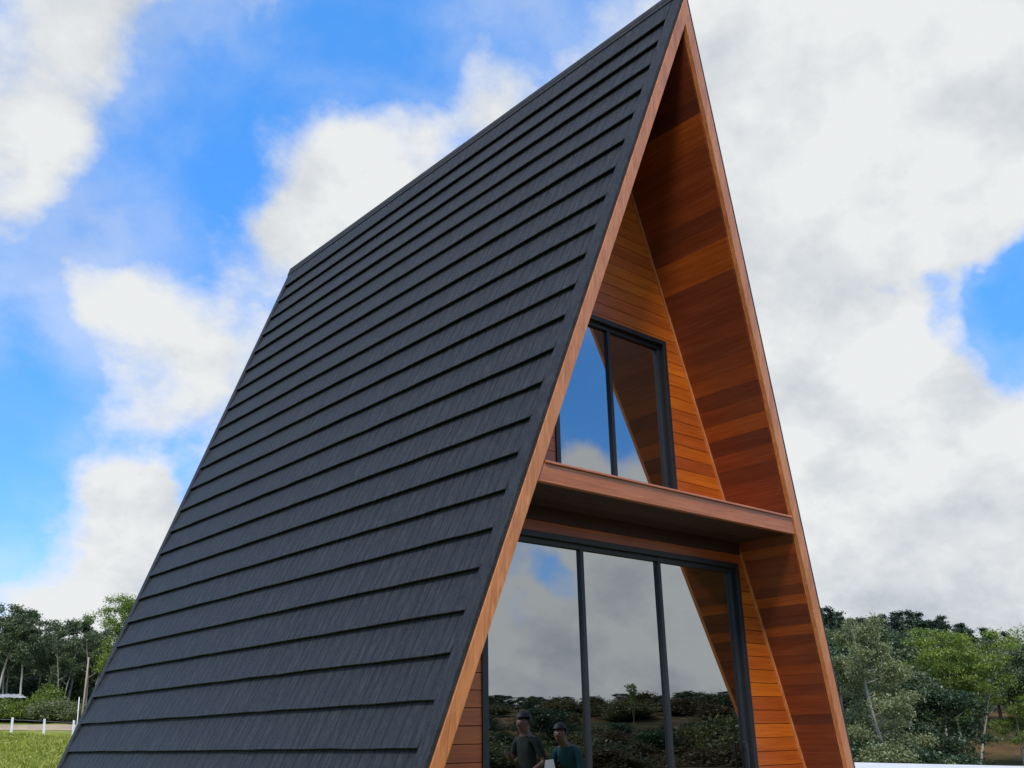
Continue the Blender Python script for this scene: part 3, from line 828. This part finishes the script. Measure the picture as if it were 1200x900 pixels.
for i in range(18):
    az = 57.5 + 13.5 * i / 17 + prng.uniform(-.25, .25); d = prng.uniform(116, 126)
    plant_to(prng.choice(('dark', 'dark2', 'dark2')), az, d, pw([(58, .095), (62, .096), (65, .088), (68.7, .066), (71, .06)], az) * prng.uniform(.86, 1.03), 'round dark tree on the slope just below the ridge of pines', 'dark trees below the ridge', prng.uniform(.9, 1.2))

# left of the cabin, beyond the lawn
plant_to('bright', 19.7, 95, .136, 'bright green open-crowned tree at the roof edge, tallest at the left tree line', wide=.9, rz=2.2)
GL = 'tall gum tree with a bare pale trunk at the far side of the lawn'
for az, d, e, k in ((13.9, 99, .125, 'gum'), (14.5, 102, .112, 'gum2'), (15.15, 98, .122, 'gum'), (15.75, 103, .118, 'gum2'), (16.3, 100, .105, 'gum'), (17.3, 104, .118, 'gum'), (17.0, 99, .098, 'gum2'), (12.9, 101, .128, 'gum2'), (18.3, 101, .104, 'gum2'), (18.9, 103, .112, 'gum'), (12.0, 104, .12, 'gum'), (20.6, 102, .11, 'gum2')):
    plant_to(k, az, d, e, GL, 'gum trees beyond the lawn', prng.uniform(.8, 1.0))
for i in range(17):
    az = 11.2 + 10.6 * i / 16 + prng.uniform(-.2, .2); d = prng.uniform(108, 122)
    plant_to(prng.choice(('dark', 'dark2', 'dark')), az, d, pw([(11, .108), (14, .10), (16.5, .088), (17.6, .10), (19, .088), (22, .10)], az) * prng.uniform(.86, 1.04), 'dark leafy tree massed behind the pale trunks beyond the lawn', 'dark trees behind the gum trees', prng.uniform(.8, 1.05))
x, y = at(16.42, 98.5); plant('bushb', x, y, 3.3, 'rounded bright yellow-green bush before the pale trunks', wide=.85)
for i in range(26):
    az = 11.5 + 9.5 * i / 25; d = 96.2 + prng.uniform(-.6, 1.6); x, y = at(az, d)
    plant(prng.choice(('bushp', 'busho', 'bushp', 'bushb')), x, y, prng.uniform(1.5, 2.1), 'low shrub in the hedge strip along the dirt track', 'shrubs along the dirt track', 1.35)

for i in range(16):
    az = 11.0 + 10.5 * i / 15; x, y = at(az, 106 + prng.uniform(-1, 3))
    plant(prng.choice(('bush', 'bushb', 'bush')), x, y, prng.uniform(3.2, 5.0), 'tall dark undergrowth bush in the shade behind the pale trunks', 'undergrowth behind the gum trees', 1.2)

# the slope facing the glass front (seen mirrored in the panes)
for i in range(290):
    az = prng.uniform(116, 145); d = 40 * math.exp(prng.random() * 1.35)
    x, y = d * math.sin(rad(az)), .7 + d * math.cos(rad(az))
    if math.hypot(x, y) < 41: continue
    k = prng.choice(('busho', 'bushr', 'bushr', 'busho', 'bush'))
    plant(k, x, y, prng.uniform(.5, 1.35) * (1 + d / 110), 'olive scrub bush on the slope mirrored in the glass front', 'scrub on the slope facing the glass', prng.uniform(1.9, 3.2))
for i in range(80):
    az = prng.uniform(115, 146); d = prng.uniform(150, 215)
    x, y = d * math.sin(rad(az)), .7 + d * math.cos(rad(az))
    plant(prng.choice(('dark', 'dark2')), x, y, prng.uniform(1.2, 2.6), 'small dark tree on the skyline mirrored in the glass front', 'skyline trees facing the glass', prng.uniform(1.5, 3.2))
x, y = 70 * math.sin(rad(138.6)), .7 + 70 * math.cos(rad(138.6))
plant('dark', x, y, 6.3, 'dark round-headed tree on the slope mirrored beside the standing people', wide=1.3)
for az, d, h in ((141.5, 66, 4.6), (136.0, 78, 4.4), (126.5, 84, 5.2), (124.8, 78, 5.0), (123.0, 90, 6.2), (121.5, 82, 5.6), (143.0, 80, 5.0), (119.5, 76, 5.5)):
    x, y = d * math.sin(rad(az)), .7 + d * math.cos(rad(az))
    plant('busho', x, y, h, 'large olive thicket halfway up the slope mirrored in the glass front', 'thickets on the slope facing the glass', 1.3)
x, y = 120 * math.sin(rad(132.0)), .7 + 120 * math.cos(rad(132.0))
plant('umbrella', x, y, 4.6, 'lone flat-crowned tree on the skyline mirrored in the middle pane', wide=.45)

# ------------------------------------------------------------------ fence, poles, shed
def build_fence():
    pts = []
    for px_az in (11.7, 13.3, 14.92, 16.42, 17.8, 19.2, 20.6):
        d = 86.5 - (px_az - 15) * .5
        x, y = at(px_az, d); pts.append(Vector((x, y, ground_z(x, y))))
    root = empty('fence', pts[0])
    tag(root, 'line of white concrete fence posts strung with thin wires along the dirt track', 'fence')
    for p in pts:
        q = MB(); b = p - pts[0]; w = .085; e = random.uniform(-.02, .02) - .085
        q.hexa([(b.x - w, b.y - w, b.z - .2), (b.x + w, b.y - w, b.z - .2), (b.x + w, b.y + w, b.z - .2), (b.x - w, b.y + w, b.z - .2)],
               [(b.x - w * .8 + e, b.y - w * .8, b.z + 1.22), (b.x + w * .8 + e, b.y - w * .8, b.z + 1.22), (b.x + w * .8 + e, b.y + w * .8, b.z + 1.22), (b.x - w * .8 + e, b.y + w * .8, b.z + 1.22)])
        q.build('post', M['white'], root, bevel=.015)
    for hz in (.35, .70, 1.05):
        q = MB(); q.tube([(p - pts[0]) + Vector((0, -.09, hz)) for p in pts], [.008] * len(pts), 4)
        q.build('wire', M['wire'], root)
build_fence()

def build_pole(name, az, d, e1, lean, r, mat, label, arm):
    x, y = at(az, d); z = ground_z(x, y); root = empty(name, (x, y, z)); h = ZC + e1 * d - z
    q = MB(); q.tube([(0, 0, -.3), (lean * .5, 0, h * .5), (lean, 0, h)], [r, r * .85, r * .7], 9)
    q.build('shaft', M[mat], root, True)
    if arm:
        q = MB(); q.box(lean - .5, lean + .5, -.05, .05, h - .45, h - .33); q.build('crossarm', M[mat], root, bevel=.01)
        for dx in (-.42, .42):
            q = MB(); q.tube([(lean + dx, 0, h - .33), (lean + dx, 0, h - .25), (lean + dx, 0, h - .15)], [.03, .06, .03], 8); q.build('insulator', M['white'], root)
    return tag(root, label, 'pole')
build_pole('utility_pole', 18.12, 90, .078, -.10, .085, 'pole', 'tall weathered wooden utility pole leaning slightly beside the roof edge', False)
build_pole('marker_post', 17.95, 88, .043, -.16, .05, 'white', 'thin white post standing left of the wooden utility pole', False)

def build_shed():
    x, y = at(13.95, 98); z = ground_z(x, y); root = empty('shed', (x, y, z), rad(-8))
    tag(root, 'low open shed with a whitish sheet roof at the foot of the gum trees', 'shed')
    q = MB(); q.box(-3.2, 2.0, 1.2, 1.3, -.2, 1.7); q.build('wall', M['shedwall'], root)
    for px in (-3.1, -.6, 1.9):
        q = MB(); q.box(px - .06, px + .06, -1.2, -1.08, -.2, 1.75); q.build('post', M['pole'], root)
    q = MB()
    for i in range(26):
        x0 = -3.5 + i * .22
        q.hexa([(x0, -1.5, 1.78 + .03 * (i % 2)), (x0 + .22, -1.5, 1.81 - .03 * (i % 2)), (x0 + .22, 1.5, 2.21 - .03 * (i % 2)), (x0, 1.5, 2.18 + .03 * (i % 2))],
               [(x0, -1.5, 1.83 + .03 * (i % 2)), (x0 + .22, -1.5, 1.86 - .03 * (i % 2)), (x0 + .22, 1.5, 2.26 - .03 * (i % 2)), (x0, 1.5, 2.23 + .03 * (i % 2))])
    q.build('roof', M['tin'], root)
build_shed()

# ------------------------------------------------------------------ the two people standing before the glass (seen mirrored)
SKIN = mat_plain('skin', (0.24, 0.13, 0.09), 0.55, 0, 0.08, 9)
HAIR = mat_plain('dark_hair', (0.02, 0.014, 0.01), 0.6, 0, 0.2, 40)
TEAL = mat_plain('teal_cloth', (0.022, 0.085, 0.10), 0.85, 0, 0.2, 12)
DARKC = mat_plain('dark_green_cloth', (0.030, 0.036, 0.030), 0.9, 0, 0.2, 12)
TROU = mat_plain('dark_trousers', (0.022, 0.024, 0.030), 0.9, 0, 0.2, 12)
PAPER = mat_plain('white_paper', (0.78, 0.78, 0.76), 0.8, 0, 0.04, 8)

def skin_mesh(name, verts, edges, radii, root=0, sub=2):
    me = bpy.data.meshes.new(name); me.from_pydata(verts, edges, [])
    o = bpy.data.objects.new(name, me); C.objects.link(o)
    sk = o.modifiers.new('skin', 'SKIN'); sk.use_smooth_shade = True
    sv = me.skin_vertices[0].data
    for i, r in enumerate(radii):
        sv[i].radius = (r, r) if isinstance(r, float) else r
        sv[i].use_root = (i == root)
    ss = o.modifiers.new('sub', 'SUBSURF'); ss.levels = ss.render_levels = sub
    dg = bpy.context.evaluated_depsgraph_get()
    nm = bpy.data.meshes.new_from_object(o.evaluated_get(dg))
    bpy.data.objects.remove(o)
    for p in nm.polygons: p.use_smooth = True
    return nm

def build_person(loc, rz, H, label, top_mat, pose, sheet):
    root = empty('person', loc, rz); s = H / 1.78
    tag(root, label, 'person')
    # joints, facing -Y, left = +X
    V = {}
    lean = pose.get('lean', 0.0)
    def L(z): return -lean * max(0, z - .95)
    V['pel'] = (0, 0, .96); V['wai'] = (0, L(1.10), 1.10); V['che'] = (0, L(1.30) - .01, 1.30); V['col'] = (0, L(1.46), 1.45); V['nek'] = (0, L(1.53) - .015, 1.52); V['hb'] = (0, L(1.6) - .03, 1.585); V['hm'] = (0, L(1.66) - .045, 1.66); V['ht'] = (0, L(1.72) - .035, 1.725)
    for sg, n in ((1, 'l'), (-1, 'r')):
        V['sh' + n] = (sg * .175, L(1.42), 1.42); V['hip' + n] = (sg * .095, 0, .90); V['kn' + n] = (sg * .11, -.02, .50); V['an' + n] = (sg * .12, .01, .09); V['to' + n] = (sg * .14, -.16, .045)
        V['el' + n], V['wr' + n] = pose[n]
    names = list(V); idx = {k: i for i, k in enumerate(names)}
    E = [('pel', 'wai'), ('wai', 'che'), ('che', 'col'), ('col', 'nek'), ('nek', 'hb'), ('hb', 'hm'), ('hm', 'ht')]
    R = dict(pel=(.155, .115), wai=(.14, .10), che=(.165, .115), col=(.10, .075), nek=(.056, .058), hb=(.078, .092), hm=(.098, .118), ht=(.075, .095))
    for n in 'lr':
        E += [('col', 'sh' + n), ('sh' + n, 'el' + n), ('el' + n, 'wr' + n), ('pel', 'hip' + n), ('hip' + n, 'kn' + n), ('kn' + n, 'an' + n), ('an' + n, 'to' + n)]
        R.update({'sh' + n: .066, 'el' + n: .045, 'wr' + n: .030, 'hip' + n: .09, 'kn' + n: .058, 'an' + n: .042, 'to' + n: .036})
    rad_ = [tuple(q * s for q in R[k]) if isinstance(R[k], tuple) else R[k] * s for k in names]
    me = skin_mesh('body', [tuple(c * s for c in V[k]) for k in names], [(idx[a], idx[b]) for a, b in E], rad_)
    me.materials.clear(); me.materials.append(SKIN); me.materials.append(top_mat); me.materials.append(TROU)
    sleeve = pose.get('sleeve', 'short')
    for p in me.polygons:
        c = p.center / s
        k = 0
        if c.z < .98: k = 2
        elif c.z < 1.48:
            k = 1
            for n in 'lr':
                a, b = Vector(V['el' + n]), Vector(V['wr' + n])
                t = max(0, min(1, (c - a).dot(b - a) / (b - a).length_squared)); dd = (c - a.lerp(b, t)).length
                ends = t > .02 if sleeve == 'short' else t > .95
                if dd < .075 and ends: k = 0
        if c.z < .98:
            for n in 'lr':
                a, b = Vector(V['el' + n]), Vector(V['wr' + n])
                t = max(0, min(1, (c - a).dot(b - a) / (b - a).length_squared)); dd = (c - a.lerp(b, t)).length
                if dd < .07: k = 1 if (sleeve == 'long' and t < .95) else 0
        p.material_index = k
    body = bpy.data.objects.new('body', me); C.objects.link(body); body.parent = root
    # face and hair
    hc = Vector(V['hm']) * s
    q = MB()
    def blob(mb, c, rx, ry, rz_, n=12, m=8, keep=None):
        o = len(mb.v)
        for i in range(m + 1):
            ph = math.pi * i / m
            for k in range(n):
                th = 2 * math.pi * k / n
                mb.v.append((c.x + rx * math.sin(ph) * math.cos(th), c.y + ry * math.sin(ph) * math.sin(th), c.z + rz_ * math.cos(ph)))
        for i in range(m):
            for k in range(n):
                f = (o + i * n + k, o + i * n + (k + 1) % n, o + (i + 1) * n + (k + 1) % n, o + (i + 1) * n + k)
                cc = sum((Vector(mb.v[j]) for j in f), Vector()) / 4
                if keep is None or keep(cc): mb.f.append(f); mb.m.append(0)
    hcen = hc + Vector((0, .014 * s, .040 * s))
    blob(q, hcen, .104 * s, .128 * s, .118 * s, 18, 12, lambda c: c.z > hcen.z + .035 * s or (c.y > hcen.y + .005 * s and c.z > hcen.z - .085 * s))
    q.build('hair', HAIR, body, True)
    q = MB()
    for sx in (-1, 1): blob(q, hc + Vector((sx * .031 * s, -.088 * s, .002 * s)), .012 * s, .008 * s, .007 * s, 8, 6)
    q.build('eyes', HAIR, body, True)
    q = MB(); blob(q, hc + Vector((0, -.104 * s, -.028 * s)), .014 * s, .020 * s, .024 * s, 8, 6)
    for sx in (-1, 1): blob(q, hc + Vector((sx * .079 * s, .005 * s, -.012 * s)), .010 * s, .020 * s, .032 * s, 8, 6)
    q.build('nose_and_ears', SKIN, body, True)
    q = MB(); blob(q, hc + Vector((0, -.092 * s, -.066 * s)), .024 * s, .009 * s, .006 * s, 8, 6); q.build('mouth', mat_plain('lips', (0.36, 0.13, 0.11), .5), body, True)
    # hands: palm and five bent fingers
    for n in 'lr':
        a, b = Vector(V['el' + n]) * s, Vector(V['wr' + n]) * s
        d = (b - a).normalized(); side = d.cross(Vector((0, 1, .2))).normalized(); pn = d.cross(side)
        hv, he, hr = [b - d * .02 * s, b + d * .045 * s, b + d * .085 * s], [(0, 1), (1, 2)], [(.024 * s, .018 * s), (.036 * s, .016 * s), (.034 * s, .014 * s)]
        for j, ln in enumerate((.068, .078, .072, .056)):
            o = side * (j - 1.5) * .019 * s; p0 = b + d * .078 * s + o
            p1 = p0 + (d + pn * .15) * ln * .5 * s; p2 = p1 + (d * .8 + pn * .6) * ln * .35 * s; p3 = p2 + (d * .4 + pn * .9) * ln * .25 * s
            k = len(hv); hv += [p0, p1, p2, p3]; he += [(2, k), (k, k + 1), (k + 1, k + 2), (k + 2, k + 3)]; hr += [.0095 * s, .009 * s, .0085 * s, .007 * s]
        p0 = b + d * .035 * s - side * .030 * s; p1 = p0 + (d * .5 - side * .8) * .035 * s; p2 = p1 + (d * .9 - side * .2 + pn * .3) * .03 * s
        k = len(hv); hv += [p0, p1, p2]; he += [(1, k), (k, k + 1), (k + 1, k + 2)]; hr += [.012 * s, .010 * s, .008 * s]
        hm_ = skin_mesh('hand', [tuple(v) for v in hv], he, hr, 0, 1); hm_.materials.clear(); hm_.materials.append(SKIN)
        h = bpy.data.objects.new('hand', hm_); C.objects.link(h); h.parent = body
    if sheet:
        w = Vector(V['wr' + sheet]) * s
        q = MB(); z0 = w.z - .02
        q.hexa([(w.x - .13, w.y - .09, z0 + .02), (w.x + .09, w.y - .09, z0), (w.x + .05, w.y - .10, z0 + .30), (w.x - .07, w.y - .10, z0 + .31)],
               [(w.x - .13, w.y - .086, z0 + .02), (w.x + .09, w.y - .086, z0), (w.x + .05, w.y - .096, z0 + .30), (w.x - .07, w.y - .096, z0 + .31)])
        o = q.build('sheet_of_paper', PAPER); o.location = loc; o.rotation_euler = (0, 0, rz)
        tag(o, 'white sheet of paper held up by the person in the teal jacket', 'paper')
G0 = .02
build_person((2.57, -3.40, G0), rad(262), 1.72, 'person in a dark short-sleeved shirt with a bent arm, mirrored in the left pane', DARKC,
             dict(l=((.27, -.05, 1.17), (.10, -.30, 1.25)), r=((-.25, .02, 1.15), (-.20, -.22, 1.02)), lean=.10), None)
build_person((3.05, -3.00, G0), rad(250), 1.56, 'person in a teal long-sleeved jacket bending forward over a white sheet of paper', TEAL,
             dict(l=((.25, -.36, 1.16), (.16, -.50, .98)), r=((-.25, -.34, 1.14), (-.22, -.44, .88)), lean=.70, sleeve='long'), 'l')
